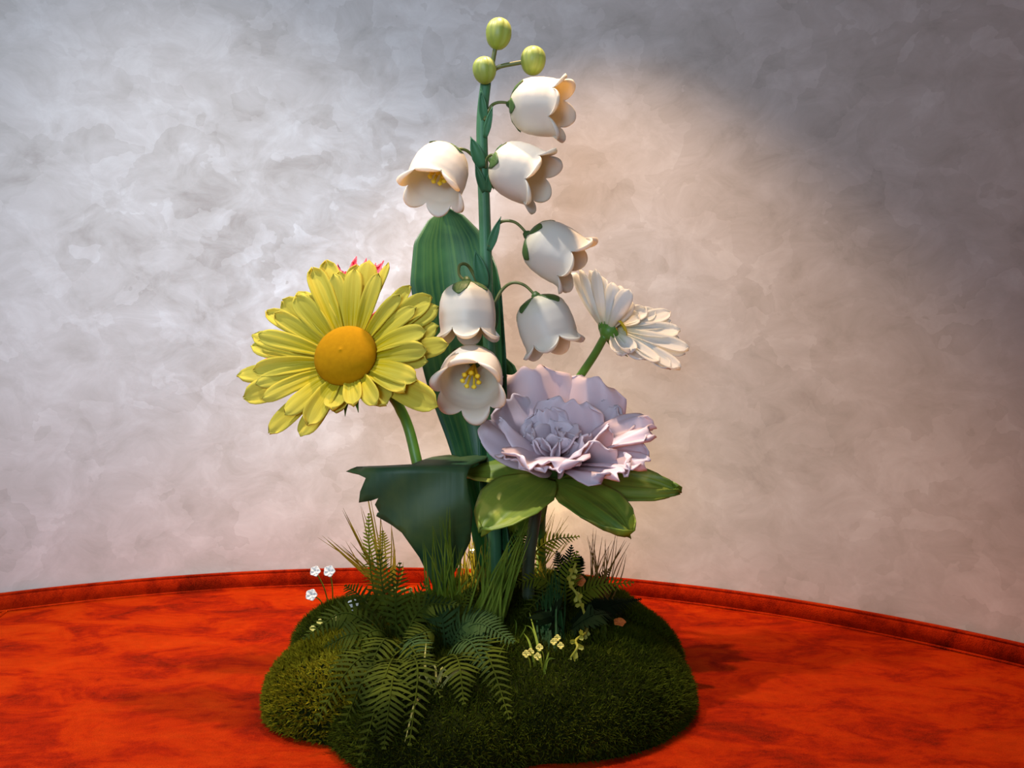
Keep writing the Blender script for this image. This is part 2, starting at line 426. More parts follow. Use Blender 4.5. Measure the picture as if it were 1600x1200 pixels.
p0 = pos-dirv*.001-sd*wd; p1 = pos-dirv*.001+sd*wd; p2 = pos+dirv*ln; p2[:, 2] = np.maximum(p2[:, 2], .002); p0[:, 2] = np.maximum(p0[:, 2], .001); p1[:, 2] = np.maximum(p1[:, 2], .001)
LX, LY, LR = LOBES[2][:3]
ymask = (np.hypot(pos[:, 0]-LX, pos[:, 1]-LY) < LR*(.93+.10*rl)) & (pos[:, 0] < -.17+.04*rl)
def fibres(name, mat, mask, k=1.0):
    c = (p0[mask]+p1[mask])/2
    vv = np.stack([c+(p0[mask]-c)*k, c+(p1[mask]-c)*k, p2[mask]], 1).reshape(-1, 3)-np.array(tuple(MO))
    me = bpy.data.meshes.new(name); nT = int(mask.sum())
    me.vertices.add(nT*3); me.vertices.foreach_set('co', vv.astype(np.float32).ravel())
    me.loops.add(nT*3); me.loops.foreach_set('vertex_index', np.arange(nT*3, dtype=np.int32))
    me.polygons.add(nT); me.polygons.foreach_set('loop_start', np.arange(0, nT*3, 3, dtype=np.int32))
    me.update(calc_edges=True); me.validate()
    o = obj(name, me, mat, mound); o['kind'] = 'stuff'; return o
fibres('moss_fibres', M['moss'], ~ymask)
fibres('yellow_lit_moss_fibres', M['moss_yellow_lit'], ymask, 2.0)['label'] = 'coarser yellow green moss at the front left, its lit look painted in'
def ground(x, y): return V((x, y, max(mound_z(x, y), 0)))
def ground_px(x, y):
    """the point of the mound (or ledge) seen at a pixel"""
    d = px(x, y); best = None
    for k in range(400):
        t = .9+k*.004; p = CAM+d*t
        if p.z <= mound_z(p.x, p.y)+.001: return V((p.x, p.y, max(mound_z(p.x, p.y), 0)))
    return CAM+d*((0-CAM.z)/d.z) if d.z < 0 else at(x, y, 0)

def clear(x, y, Y, lift=.012):
    p = at(x, y, Y)
    for _ in range(60):
        if p.z >= max(mound_z(p.x, p.y), 0)+lift: break
        p = CAM+(p-CAM)*.99
    return p

# ------------------------------------------------------------------ giant lily of the valley
base = ground(-.03, .075); base.z -= .02
lily = thing('lily_of_the_valley', 'giant artificial lily of the valley with seven cream bells on one tall stem', 'flower', base)
LB = V(base)
YS = .06
stem_pts = [LB, at(772, 800, YS+.01), at(769, 640, YS), at(762, 480, YS), at(757, 330, YS), at(753, 200, YS), at(759, 128, YS)]
sp = spline(stem_pts, 10)
m = MB(); m.tube(sp, [.0135-.0035*k/(len(sp)-1) for k in range(len(sp))], 14)
obj('stem', m.mesh('stem', LB), M['stem'], lily)

BPX = [0, .04, .10, .20, .35, .55, .72, .80]; BPR = [.06, .40, .66, .86, .96, 1.0, .985, .96]
def bell_mesh(R, L, seed):
    r_ = random.Random(seed); m = MB(); nu, nv = 84, 26; P = []; U = []
    px_, pr_ = BPX, BPR
    for j in range(nv):
        t = j/(nv-1)
        for i in range(nu):
            th = 2*PI*i/nu; lob = abs(math.cos(3*th))
            c = lob**.75; kk = int(((th+PI/6) % (2*PI))/(PI/3))
            lr = 1+.14*math.sin(kk*2.3+seed)
            if t < .72:
                rr = interp(px_, pr_, t/.72*.78); z = t/.72*.78
            else:
                k = (t-.72)/.28
                z = .78+(.05+.20*c*lr)*math.sin(min(k*1.25, 1.25)*PI/2)*(1 if k < .8 else 1-.45*(k-.8))
                rr = .96+(.03+.27*c*lr)*k**2.0
            rr *= 1+.012*math.cos(6*th)*(t > .1)
            P.append(V((rr*R*math.cos(th), rr*R*math.sin(th), -z*L))); U.append((i/nu, t))
    m.grid(P, U, nu, nv, True); m.f.append(tuple(range(nu)))
    return m.mesh('bell')
def calyx_mesh(R, L, seed):
    m = MB(); r_ = random.Random(seed); nu, nv = 7, 10
    for k in range(5):
        a0 = 2*PI*k/5+r_.uniform(-.2, .2); tl = r_.uniform(.17, .30); P = []; U = []
        for j in range(nv):
            t = j/(nv-1); tz = tl*t; rr = interp(BPX, BPR, tz)*R*1.02+.0016+.006*max(0, t-.75)
            hw = .62*interp([0, .3, .7, 1], [1.3, .8, .5, .05], t)
            for i in range(nu):
                a = a0+hw*(2*i/(nu-1)-1); P.append(V((rr*math.cos(a), rr*math.sin(a), -tz*L+.002*(1-t)))); U.append((i/(nu-1), t))
        m.grid(P, U, nu, nv)
    m.tube([V((0, 0, -.002)), V((0, 0, .004)), V((0, 0, .010))], [R*.20, R*.16, .0035], 8)
    return m.mesh('calyx')
def stamen_mesh(R, L):
    m = MB()
    for k in range(7):
        a = 2*PI*k/7; rr = R*.26
        p0 = V((0, 0, -L*.08)); p1 = V((rr*math.cos(a), rr*math.sin(a), -L*.58))
        m.tube([p0, (p0+p1)/2, p1, p1*1.06, p1*1.12], [.0022, .0022, .0026, .0052, .0015], 7)
    return m.mesh('stamens')
BELLS = [  # attach px, Y, axis, R, L, stem px, pedicel mid px, roll, label
    (800, 163, .04, (.95, -.30, -.17), .050, .104, (757, 188), [(766, 168), (775, 161), (788, 160)], .2, 'topmost bell'),
    (772, 252, .03, (.86, -.30, -.42), .050, .107, (757, 262), [(760, 250), (766, 243), (771, 243)], .5, 'second bell'),
    (700, 238, .00, (-.26, -.52, -.82), .049, .105, (752, 275), [(745, 252), (730, 236), (715, 233)], .3, 'bell on the left of the stem'),
    (826, 368, .02, (.80, -.16, -.52), .050, .110, (763, 385), [(774, 358), (785, 346), (806, 348)], .1, 'bell'),
    (729, 441, -.02, (.03, -.12, -1), .049, .106, (760, 470), [(738, 425), (728, 413), (718, 415), (718, 430)], .52, 'bell'),
    (838, 464, .03, (.33, -.12, -.95), .050, .106, (771, 480), [(783, 455), (800, 442), (820, 446)], .25, 'bell'),
    (742, 566, -.02, (-.08, -.86, -.50), .053, .100, (768, 585), [(760, 566), (752, 560)], .25, 'bell open towards the viewer'),
]
for k, (ax, ay, Y, axis, R, L, spx, mids, roll, lab) in enumerate(BELLS):
    A = at(ax, ay, Y); axis = V(axis).normalized()
    q = V((0, 0, -1)).rotation_difference(axis) @ Quaternion((0, 0, 1), roll)
    b = obj('bell', bell_mesh(R, L, k), M['bell'], lily, A-LB); b.rotation_mode = 'QUATERNION'; b.rotation_quaternion = q
    solid(b, .0022, -1)
    c = obj('calyx', calyx_mesh(R, L, k), M['calyx'], b); solid(c, .0012, 0)
    obj('stamens', stamen_mesh(R, L), M['stamen'], b)
    pts = [at(spx[0], spx[1], YS-.012)] + [at(x, y, Y+(YS-Y)*(1-(i+1)/(len(mids)+1))) for i, (x, y) in enumerate(mids)] + [A, A+axis*.006]
    s2 = spline(pts, 7); m = MB(); m.tube(s2, [.0034-.0012*i/(len(s2)-1) for i in range(len(s2))], 8)
    obj('pedicel', m.mesh('pedicel', LB), M['pedicel'], lily)
# bracts on the stem: base px, tip px, width
for (bx, by, tx, ty, w, Y) in [(753, 262, 735, 213, .024, .04), (758, 215, 770, 165, .013, .045), (757, 300, 742, 255, .016, .045), (763, 300, 767, 262, .014, .045),
                               (764, 392, 783, 338, .016, .045), (757, 450, 742, 388, .026, .04), (775, 250, 784, 225, .012, .02), (770, 520, 778, 468, .014, .05), (757, 190, 751, 140, .016, .048)]:
    b = at(bx, by, Y+.005); t = at(tx, ty, Y-.01)
    solid(obj('bract', petal_mb(b, t, w, V((0, -1, .1)), .006, .25, prof=([0, .3, .6, 1], [.55, 1, .8, .04]), nu=7, nv=10).mesh('bract', LB), M['stem'], lily), .0016)
# buds
def bud_mesh(rx, rz):
    m = MB(); nu, nv = 48, 20; P = []; U = []
    for j in range(nv):
        t = j/(nv-1); ph = PI*(t*.996+.002)
        for i in range(nu):
            th = 2*PI*i/nu; rib = 1-.11*(1-abs(math.sin(3*th)))**3 - .0*th
            rr = rx*math.sin(ph)**.97*rib*(1+.07*math.cos(ph)*-1)
            P.append(V((rr*math.cos(th), rr*math.sin(th), -math.cos(ph)*rz))); U.append((i/nu, t))
    m.grid(P, U, nu, nv, True); m.f.append(tuple(range(nu))); m.f.append(tuple((nv-1)*nu+i for i in range(nu)))
    return m.mesh('bud')
for (bx, by, rx, rz, tl, sp0) in [(779, 53, .0245, .0290, (.12, 0, 1), (768, 105)), (833, 95, .0240, .0265, (.1, -.1, 1), (775, 107)), (757, 110, .0225, .0245, (-.05, -.2, 1), (759, 130))]:
    c = at(bx, by, YS-.005 if bx != 757 else YS-.02)
    o = obj('bud', bud_mesh(rx, rz), M['bud'], lily, c-LB); o.rotation_mode = 'QUATERNION'; o.rotation_quaternion = V((0, 0, 1)).rotation_difference(V(tl).normalized())
    m = MB(); m.tube(spline([at(759, 128, YS), at(sp0[0], sp0[1], YS), (at(sp0[0], sp0[1], YS)+c)/2+V((0, 0, .002)), c], 6), .0042, 8)
    obj('bud_stalk', m.mesh('bud_stalk', LB), M['pedicel'], lily)
# broad leaves
def lily_leaf(pts, wmax, prof, nrm, cup, seed, lab=None):
    """a long blade along a spline of points, widest where prof says"""
    c = spline(pts, 10); m = MB(); nv = len(c); nu = 15; P = []; U = []
    for j, p in enumerate(c):
        t = j/(nv-1); tg = (c[min(j+1, nv-1)]-c[max(j-1, 0)]).normalized()
        lat = tg.cross(nrm).normalized(); n2 = lat.cross(tg)
        W = wmax*interp(prof[0], prof[1], t)
        for i in range(nu):
            s_ = 2*i/(nu-1)-1
            P.append(p+lat*(s_*W/2)+n2*(cup*W*(s_*s_)+.0035*math.sin(s_*9+seed)*math.sin(PI*t)+.006*s_*math.sin(t*7+seed)-.004*math.exp(-(s_*6)**2))); U.append((i/(nu-1), t))
    m.grid(P, U, nu, nv)
    o = obj('leaf', m.mesh('leaf', LB), M['lily_leaf'], lily); solid(o, .0025)
    return o
lily_leaf([LB+V((.0, .02, 0)), at(762, 800, .11), at(742, 680, .12), at(722, 580, .13), at(712, 470, .15), at(702, 390, .17), at(694, 325, .19)], .172,
          ([0, .2, .38, .55, .72, .86, .95, 1], [.36, .46, .72, .93, 1, .80, .42, .03]), V((.12, -1, .12)), .16, 1)
lily_leaf([LB+V((.03, .0, 0)), at(778, 800, .085), at(776, 680, .09), at(774, 560, .10), at(771, 460, .11), at(768, 400, .12)], .062,
          ([0, .3, .6, .8, .93, 1], [.6, .8, 1, .85, .45, .05]), V((-.35, -1, .1)), .5, 2)
lily_leaf([LB+V((.05, .03, 0)), at(790, 800, .14), at(792, 700, .14), at(790, 620, .15), at(784, 555, .16)], .082,
          ([0, .3, .6, .8, .93, 1], [.4, .8, 1, .85, .55, .05]), V((0, -1, .1)), .2, 3)

# ------------------------------------------------------------------ yellow daisy
yb = ground(-.125, .03); yb.z -= .02
yd = thing('yellow_daisy', 'big yellow daisy with an ochre disc facing the viewer', 'flower', yb); YB = V(yb)
C = at(545, 562, -.09); n = V((-.16, -.87, .40)).normalized()
def fan(root, origin, mat, center, n, tips, width, cupoff, baseoff, basefrac, nm, **kw):
    for k, tpx in enumerate(tips):
        tx, ty = tpx[0], tpx[1]; wk = tpx[2] if len(tpx) > 2 else 1
        T = on_plane(tx, ty, center+n*cupoff, n)
        d = (T-center); d -= n*d.dot(n); 
        B = center+d*basefrac*(.05/max(d.length, .01))*1.0+n*baseoff
        rr = random.Random(k*7+int(tx))
        nn = (n+V((rr.uniform(-.25, .25), rr.uniform(-.1, .1), rr.uniform(-.25, .25)))).normalized()
        nn = (nn-(T-B).normalized()*nn.dot((T-B).normalized())).normalized()
        pm = petal_mb(B, T, width*wk*rr.uniform(.85, 1.15), nn, kw.get('bend', .008)+rr.uniform(-.010, .010), rr.uniform(.0, .22), ruff=kw.get('ruff', .003), freq=3, seed=k, groove=.03,
                      prof=DPROF, twist=rr.uniform(-.25, .25), tipround=0, nv=20)
        solid(obj('petal', pm.mesh('petal', origin), mat, root), .0013)
OUT = [(510, 408), (531, 425), (558, 415), (577, 407), (607, 411, .6), (641, 448, .7), (674, 465), (685, 480), (684, 510), (699, 537), (668, 565), (684, 634, 1.25), (604, 632), (470, 681), (421, 677), (381, 621), (371, 588), (394, 541), (394, 524), (417, 488), (442, 470), (465, 457), (484, 463), (526, 645)]
INN = [(440, 497), (417, 527), (410, 577), (413, 597), (422, 618), (487, 655), (494, 433), (553, 433), (587, 440), (617, 470, .7), (654, 521), (641, 590), (655, 548), (632, 612), (583, 628), (551, 630), (517, 636), (455, 640), (640, 488), (470, 472), (524, 440)]
fan(yd, YB, M['yellow_petal'], C, n, OUT, .041, .018, -.012, .55, 'petal')
INN = [(545+(q_[0]-545)*1.10, 562+(q_[1]-562)*1.10)+tuple(q_[2:]) for q_ in INN if q_[1] < 600 or q_[0] < 500]+[(632, 612), (588, 632), (553, 634), (518, 640)]
fan(yd, YB, M['yellow_petal'], C, n, INN, .035, .032, -.002, .55, 'petal')
# disc: a domed button
q = V((0, 0, 1)).rotation_difference(n); m = MB(); P = []; U = []; nu, nv = 48, 14
for j in range(nv):
    t = j/(nv-1)
    for i in range(nu):
        a = 2*PI*i/nu; rr = .055*math.sin(PI/2*(.001+.999*min(t*1.15, 1)))*(1 if t < .87 else 1-.3*(t-.87)/.13); z = .030*math.cos(PI/2*min(t*1.05, 1))+.012-.03*max(0, t-.85)/.15
        P.append(C+q @ V((rr*math.cos(a), rr*math.sin(a), z))); U.append((i/nu, t))
m.grid(P, U, nu, nv, True); m.f.append(tuple(range(nu)))
obj('disc', m.mesh('disc', YB), M['yellow_disc'], yd)
pb = C-n*.014
m = MB(); s2 = spline([YB, at(684, 850, .02), at(664, 780, .02), at(651, 720, .02), at(637, 665, .03), at(617, 625, .01), at(585, 590, -.035), pb], 8); m.tube(s2, [.0115-.003*i/(len(s2)-1) for i in range(len(s2))], 12)
obj('stem', m.mesh('stem', YB), M['daisy_stem'], yd)
m = MB(); m.tube(spline([at(634, 660, .03), at(624, 642, .02), at(614, 618, .012)], 6), [.007]*12+[.005], 10)
obj('stem_fork', m.mesh('stem_fork', YB), M['daisy_stem'], yd)
m = MB(); P = []; U = []
for j in range(8):
    t = j/7
    for i in range(24):
        a = 2*PI*i/24; P.append(C+q @ V(((.012+.032*t)*math.cos(a), (.012+.032*t)*math.sin(a), -.030+.022*t))); U.append((i/24, t))
m.grid(P, U, 24, 8, True); m.f.append(tuple(range(24))[::-1])
obj('receptacle', m.mesh('receptacle', YB), M['daisy_stem'], yd)
for (tx, ty) in [(539, 651), (599, 500), (560, 645)]:
    T = on_plane(tx, ty, C-n*.01, n); d = (T-C).normalized()
    solid(obj('sepal', petal_mb(C+d*.02-n*.015, T, .018, n, .004, .2, prof=([0, .4, 1], [.8, 1, .05]), nu=5, nv=8).mesh('sepal', YB), M['daisy_stem'], yd), .0015)

# ------------------------------------------------------------------ pink flower hidden behind the yellow daisy
pbse = ground(-.13, .07); pbse.z -= .02
pk = thing('pink_daisy', 'hot pink flower mostly hidden behind the yellow daisy', 'flower', pbse); PB = V(pbse)
C2 = at(545, 545, .035); n2_ = V((-.1, -.95, .28)).normalized()
for k, (tx, ty, w) in enumerate([(555, 396, .016), (571, 400, .022), (598, 404, .020), (586, 408, .022), (528, 413, .030), (541, 424, .026), (408, 566, .016), (470, 500, .03), (500, 470, .03), (440, 560, .03), (620, 480, .03), (640, 530, .03), (620, 590, .03), (560, 610, .03), (500, 620, .03), (460, 590, .03)]):
    T = on_plane(tx, ty, C2, n2_); d = (T-C2).normalized()
    pm = petal_mb(C2+d*.02, T, w, n2_, .012, .35, ruff=.004, freq=4, seed=k, tipcurl=.10 if k < 4 else 0)
    solid(obj('petal', pm.mesh('petal', PB), M['pink'], pk), .0018)
m = MB(); m.tube(spline([PB, at(686, 850, .06), at(663, 780, .06), at(652, 720, .065), at(638, 665, .07), at(610, 612, .07), C2-n2_*.005], 8), .008, 10); obj('stem', m.mesh('stem', PB), M['daisy_stem'], pk)
q = V((0, 0, 1)).rotation_difference(n2_); m = MB(); P = []; U = []
for j in range(8):
    t = j/7
    for i in range(24):
        a = 2*PI*i/24; P.append(C2+q @ V((.03*math.sin(PI*t*.97+.03)*math.cos(a), .03*math.sin(PI*t*.97+.03)*math.sin(a), .012*math.cos(PI*t)))); U.append((i/24, t))
m.grid(P, U, 24, 8, True); obj('disc', m.mesh('disc', PB), M['yellow_disc'], pk)

# ------------------------------------------------------------------ white daisy
wb = ground(.06, .14); wb.z -= .02
wd_ = thing('white_daisy', 'brightly lit white daisy on a leaning green stem above the peony', 'flower', wb); WB = V(wb)
C3 = at(950, 519, .06); n3 = V((.62, .42, .66)).normalized()
LT = [(893, 428), (905, 423), (921, 424), (930, 421), (944, 436), (956, 442), (969, 447), (983, 452), (986, 470), (914, 440), (936, 430)]
RT = [(1008, 482), (1022, 486), (1047, 488), (1048, 503), (1062, 518), (1060, 528), (1075, 547), (1070, 553), (1062, 577), (1047, 577), (1030, 566), (1010, 562), (985, 552), (972, 556), (998, 492)]
for k, (tx, ty) in enumerate(LT+RT):
    off = .052 if k % 2 else .062
    nP = n3 if k < len(LT) else V((.30, -.72, .63)).normalized()
    T = on_plane(tx, ty, C3+nP*(off if k < len(LT) else .012+.008*(k % 2)), nP); d = T-C3
    if d.length > .2: T = C3+d*(.2/d.length)
    dd = d-nP*d.dot(nP); B = C3+n3*(.012 if k >= len(LT) else 0)+dd.normalized()*.012
    nn = (nP-(T-B).normalized()*nP.dot((T-B).normalized())).normalized()
    rr = random.Random(k)
    pm = petal_mb(B, T, .036*rr.uniform(.85, 1.15), nn, -.014+rr.uniform(-.004, .004), rr.uniform(.1, .35), ruff=.002, freq=3, seed=k, groove=.03, prof=DPROF, tipround=0, nv=20)
    solid(obj('petal', pm.mesh('petal', WB), M['white_petal'], wd_), .0018)
q = V((0, 0, 1)).rotation_difference(n3)
m = MB(); P = []; U = []
for j in range(8):
    t = j/7
    for i in range(20):
        a = 2*PI*i/20; r_ = interp([0, .4, 1], [.008, .016, .020], t); P.append(C3+q @ V((r_*math.cos(a), r_*math.sin(a), -.014+.02*t))); U.append((i/20, t))
m.grid(P, U, 20, 8, True); m.f.append(tuple(range(20))[::-1]); obj('receptacle', m.mesh('receptacle', WB), M['daisy_stem'], wd_)
m = MB(); P = []; U = []
for j in range(10):
    t = j/9
    for i in range(32):
        a = 2*PI*i/32; P.append(C3+q @ V((.034*math.sin(PI/2*t+.02)*math.cos(a), .034*math.sin(PI/2*t+.02)*math.sin(a), .012+.016*math.cos(PI/2*t)))); U.append((i/32, t))
m.grid(P, U, 32, 10, True); obj('disc', m.mesh('disc', WB), M['stamen'], wd_)
for (tx, ty) in [(936, 498), (944, 494), (981, 557), (962, 505)]:
    T = on_plane(tx, ty, C3+n3*.012, n3)
    solid(obj('sepal', petal_mb(C3-n3*.008, T, .016, -n3, .006, .2, prof=([0, .5, 1], [.8, 1, .1]), nu=5, nv=8).mesh('sepal', WB), M['daisy_stem'], wd_), .0016)
m = MB(); s2 = spline([WB, at(846, 800, .12), at(862, 655, .16), at(905, 590, .125), at(929, 554, .09), C3-n3*.008], 8); m.tube(s2, [.0095-.0022*i/(len(s2)-1) for i in range(len(s2))], 12)
obj('stem', m.mesh('stem', WB), M['daisy_stem'], wd_)

# ------------------------------------------------------------------ peony
pe = ground(.03, .0); pe.z -= .02
po = thing('peony', 'pale lavender ruffled peony above four broad green leaves', 'flower', pe); PE = V(pe)
FULL = ([0, .15, .4, .7, .9, 1], [.30, .52, .86, 1, .92, .55])
POINT = ([0, .15, .4, .7, .9, 1], [.34, .6, .95, .95, .55, .12])
ce = at(868, 722, -.005)
# base px,Y  tip px,Y  width nrm bend cup ruff freq prof
PET = [
    ((858, 705, .02), (826, 574, .075), .178, (.15, -1, .15), -.03, -.16, .010, 5, FULL),
    ((885, 705, .03), (930, 590, .085), .150, (-.2, -1, .2), -.025, -.16, .009, 4, FULL),
    ((890, 705, .02), (955, 632, .075), .125, (-.4, -1, .3), -.025, -.12, .010, 6, FULL),
    ((850, 705, .02), (797, 620, .05), .105, (.5, -1, .2), -.02, -.15, .008, 5, FULL),
    ((878, 702, .0), (893, 626, .025), .135, (-.05, -1, .25), -.028, -.13, .009, 5, FULL),
    ((866, 702, .0), (850, 640, .012), .085, (.1, -1, .3), -.015, -.1, .007, 6, FULL),
    ((865, 724, -.01), (752, 656, -.01), .105, (.35, -.35, 1), -.012, -.22, .004, 5, FULL),
    ((880, 722, -.02), (782, 652, -.05), .095, (.45, -.1, 1), -.014, -.25, .004, 5, POINT),
    ((874, 716, -.03), (842, 727, -.155), .155, (0, -.1, 1), .010, .10, .011, 6, FULL),
    ((884, 726, -.04), (950, 662, -.085), .085, (-.5, .3, 1), -.010, -.2, .003, 4, POINT),
    ((884, 718, -.03), (925, 690, -.11), .110, (-.2, .2, 1), -.018, -.3, .005, 5, FULL),
    ((880, 706, -.02), (912, 680, -.05), .075, (-.2, -.3, 1), -.018, -.3, .006, 5, FULL),
    ((895, 716, 0), (1020, 668, -.02), .115, (-.2, -.4, 1), .018, .1, .015, 7, FULL),
    ((892, 724, -.02), (1012, 722, -.075), .105, (-.1, -.5, 1), .022, .12, .010, 6, FULL),
    ((884, 730, -.03), (968, 742, -.135), .120, (0, -.3, 1), .006, .1, .012, 8, FULL),
    ((890, 715, .02), (985, 655, .06), .120, (-.3, -.5, 1), .0, .1, .014, 7, FULL),
    ((858, 724, .0), (795, 716, -.10), .095, (.1, -.3, 1), .0, -.15, .006, 6, FULL),
    ((868, 724, .0), (870, 735, -.165), .085, (.0, -.2, 1), .004, .1, .006, 6, FULL),
]
for k, (b, t, w_, nr_, bend, cup, rf, fq, pf) in enumerate(PET):
    pm = petal_mb(at(*b), at(*t), w_, V(nr_).normalized(), bend, cup, rf, fq, pf, nu=23, nv=22, seed=k+3, tipround=.08, groove=.012)
    solid(obj('petal', pm.mesh('petal', PE), M['peony'], po), .0026)
rr = random.Random(11)
for k in range(15):
    a = k*2.399; rad = 7+8.2*math.sqrt(k)
    tx = 862+rad*math.cos(a)*1.25; ty = 668-rad*math.sin(a)*.62
    Yt = -.022+.048*math.sin(a)*rad/36
    b = at(866+rr.uniform(-8, 8), 706, -.015); t = at(tx, ty, Yt)
    nr_ = (V((-math.cos(a)*.8, -math.sin(a)*.9, .5)) if math.sin(a) > -.2 else V((-math.cos(a)*.8, .5, .7))).normalized()
    pm = petal_mb(b, t, rr.uniform(.05, .078), nr_, rr.uniform(-.022, -.008), rr.uniform(.12, .38)*-1, rr.uniform(.003, .006), rr.uniform(2.0, 3.4), FULL, nu=15, nv=14, seed=k+50, tipround=.12, tipcurl=rr.uniform(-.15, .10))
    solid(obj('petal', pm.mesh('petal', PE), M['peony'], po), .0026)
m = MB(); s2 = spline([PE, at(826, 880, -.0), at(833, 830, -.0), at(842, 780, -.005), at(862, 735, -.01), at(866, 715, -.01)], 8); m.tube(s2, [.0115-.002*i/(len(s2)-1) for i in range(len(s2))], 12)
obj('stem', m.mesh('stem', PE), M['peony_stem'], po)
m = MB(); P = []; U = []
for j in range(10):
    t = j/9
    for i in range(24):
        a = 2*PI*i/24; r_ = interp([0, .3, 1], [.010, .026, .040], t); P.append(at(866, 738, -.01)+V((r_*math.cos(a), r_*math.sin(a), -.012+.03*t))); U.append((i/24, t))
m.grid(P, U, 24, 10, True); m.f.append(tuple(range(24))[::-1]); obj('receptacle', m.mesh('receptacle', PE), M['calyx'], po)
LFP = ([0, .12, .35, .6, .82, .95, 1], [.2, .55, .95, 1, .72, .34, .05])
for k, (b, t, w_, nr_, bend, cup, rf, fq) in enumerate([
        ((858, 748, -.03), (752, 832, -.16), .125, (-.1, -.6, .9), .030, .05, .010, 5),
        ((862, 752, -.03), (984, 836, -.15), .105, (.2, -.6, .9), .026, .04, .011, 6),
        ((866, 746, -.02), (1062, 768, -.05), .085, (.05, -.75, .8), .014, .06, .010, 6),
        ((860, 746, .0), (722, 742, .03), .085, (0, -.5, 1), .010, .1, .006, 5),
        ((855, 750, .02), (800, 835, .10), .090, (0, -.8, .6), .02, .1, .006, 5)]):
    pm = petal_mb(at(*b), at(*t), w_, V(nr_).normalized(), bend, cup, rf, fq, LFP, nu=17, nv=24, seed=k+20, tipround=.02)
    solid(obj('leaf', pm.mesh('leaf', PE), M['peony_leaf'], po), .002)

# ------------------------------------------------------------------ big dark lobed leaf at the front
OUTL = [(541, 737), (556, 729), (600, 727), (640, 724), (665, 700), (690, 686), (712, 700), (735, 690), (760, 684), (756, 706), (735, 726), (729, 745), (731, 765), (738, 800), (735, 845), (718, 880), (694, 925), (680, 925),
        (672, 905), (655, 870), (628, 832), (612, 820), (588, 806), (590, 801), (606, 799), (602, 788), (598, 801), (594, 803), (586, 788), (591, 778), (580, 782), (561, 785), (563, 768), (572, 747), (560, 741)]
def lobed_map(x, y):
    """pixel-like leaf coordinates to a real leaf: upright blade, arched, its top folded back"""
    yy = max(y, 732); fold = max(0, 732-y)
    u = (x-660)/90
    Yd = -.055+.035*(1-((yy-732)/190))*.0 - .05*math.sin(min(max((915-yy)/190, 0), 1)*PI*.62) + .018*u*u + .006*math.sin(yy*.05+x*.03)
    p = at(x, yy, Yd)
    if fold: p = p+V((0, .0036*fold*1.1, .0003*fold-.000006*fold*fold))
    return p
def densify(pts, step):
    out = []
    for i, a in enumerate(pts):
        b = pts[(i+1) % len(pts)]; nseg = max(1, int(math.dist(a, b)/step))
        for k in range(nseg): out.append((a[0]+(b[0]-a[0])*k/nseg, a[1]+(b[1]-a[1])*k/nseg))
    return out
def inside(p, poly):
    c = False; x, y = p
    for i in range(len(poly)):
        x1, y1 = poly[i]; x2, y2 = poly[i-1]
        if (y1 > y) != (y2 > y) and x < (x2-x1)*(y-y1)/(y2-y1)+x1: c = not c
    return c
bd = densify(OUTL, 8); pts2 = [V(p) for p in bd]; ed = [(i, (i+1) % len(bd)) for i in range(len(bd))]
for gx in range(540, 765, 8):
    for gy in range(684, 926, 8):
        if inside((gx+.3, gy+.3), OUTL) and min(math.dist((gx+.3, gy+.3), b) for b in bd) > 4: pts2.append(V((gx+.3, gy+.3)))
cv, ce_, cf, *_ = delaunay_2d_cdt(pts2, ed, [], 1, 1e-4)
lb = ground(*ground_px(690, 915).xy); 
lf = thing('lobed_leaf', 'large dark green lobed leaf standing upright below the yellow daisy', 'leaf', lb); LFo = V(lb)
m = MB(); m.v = [lobed_map(p.x, p.y) for p in cv]; m.uv = [((p.x-540)/200, (925-p.y)/240) for p in cv]; m.f = [tuple(f) for f in cf]
solid(obj('blade', m.mesh('blade', LFo), M['dark_leaf'], lf), .0025)
m = MB(); mp_ = [lobed_map(x, y)+V((0, .006, 0)) for x, y in [(688, 935), (682, 900), (668, 850), (655, 800), (648, 760), (645, 740)]]
m.tube(spline(mp_, 6), [.006-.0035*i/30 for i in range(31)], 8); obj('midrib', m.mesh('midrib', LFo), M['dark_leaf'], lf)

# ------------------------------------------------------------------ ferns
def frond(root, origin, mat, pts, plen, npin, seed, nrm=None, wfac=.30, wmax=.0075):
    """one frond: a rachis with paired pinnae, longest in the lower middle"""
    r_ = random.Random(seed); c = spline(pts, 12); n = len(c); m = MB()
    m.tube(c, [.0022-.0014*i/(n-1) for i in range(n)], 5)
    nrm = nrm or V((0, -.55, .85))
    for k in range(npin):
        t = .10+.89*k/(npin-1); f_ = t*(n-1); i = min(int(f_), n-2); p = c[i].lerp(c[i+1], f_-i)
        tg = (c[i+1]-c[i]).normalized(); lat = tg.cross(nrm).normalized(); n2 = lat.cross(tg)
        L = plen*(math.sin(PI*min(1, .18+t*.45))**.8 if t < .4 else (1-(t-.4)/.6)**.75+.06)*r_.uniform(.88, 1.08)
        for s_ in (-1, 1):
            d = (lat*s_+tg*(.38+.25*t)+n2*r_.uniform(-.12, .10)).normalized(); sd = d.cross(n2).normalized()
            W = max(.0032, L*wfac*.5)
            W = min(W, wmax)
            b = len(m.v); dr = n2*(-.12*L)
            m.v += [p-sd*W*.45, p+sd*W*.45, p+d*L*.35+sd*W*.55+n2*.001, p+d*L*.35-sd*W*.55+n2*.001, p+d*L*.72+sd*W*.38+dr*.4, p+d*L*.72-sd*W*.38+dr*.4, p+d*L+dr]
            m.uv += [(.3, 0), (.7, 0), (.8, .4), (.2, .4), (.7, .7), (.3, .7), (.5, 1)]
            m.f += [(b, b+1, b+2, b+3), (b+3, b+2, b+4, b+5), (b+5, b+4, b+6)]
    return obj('frond', m.mesh('frond', origin), mat, root)
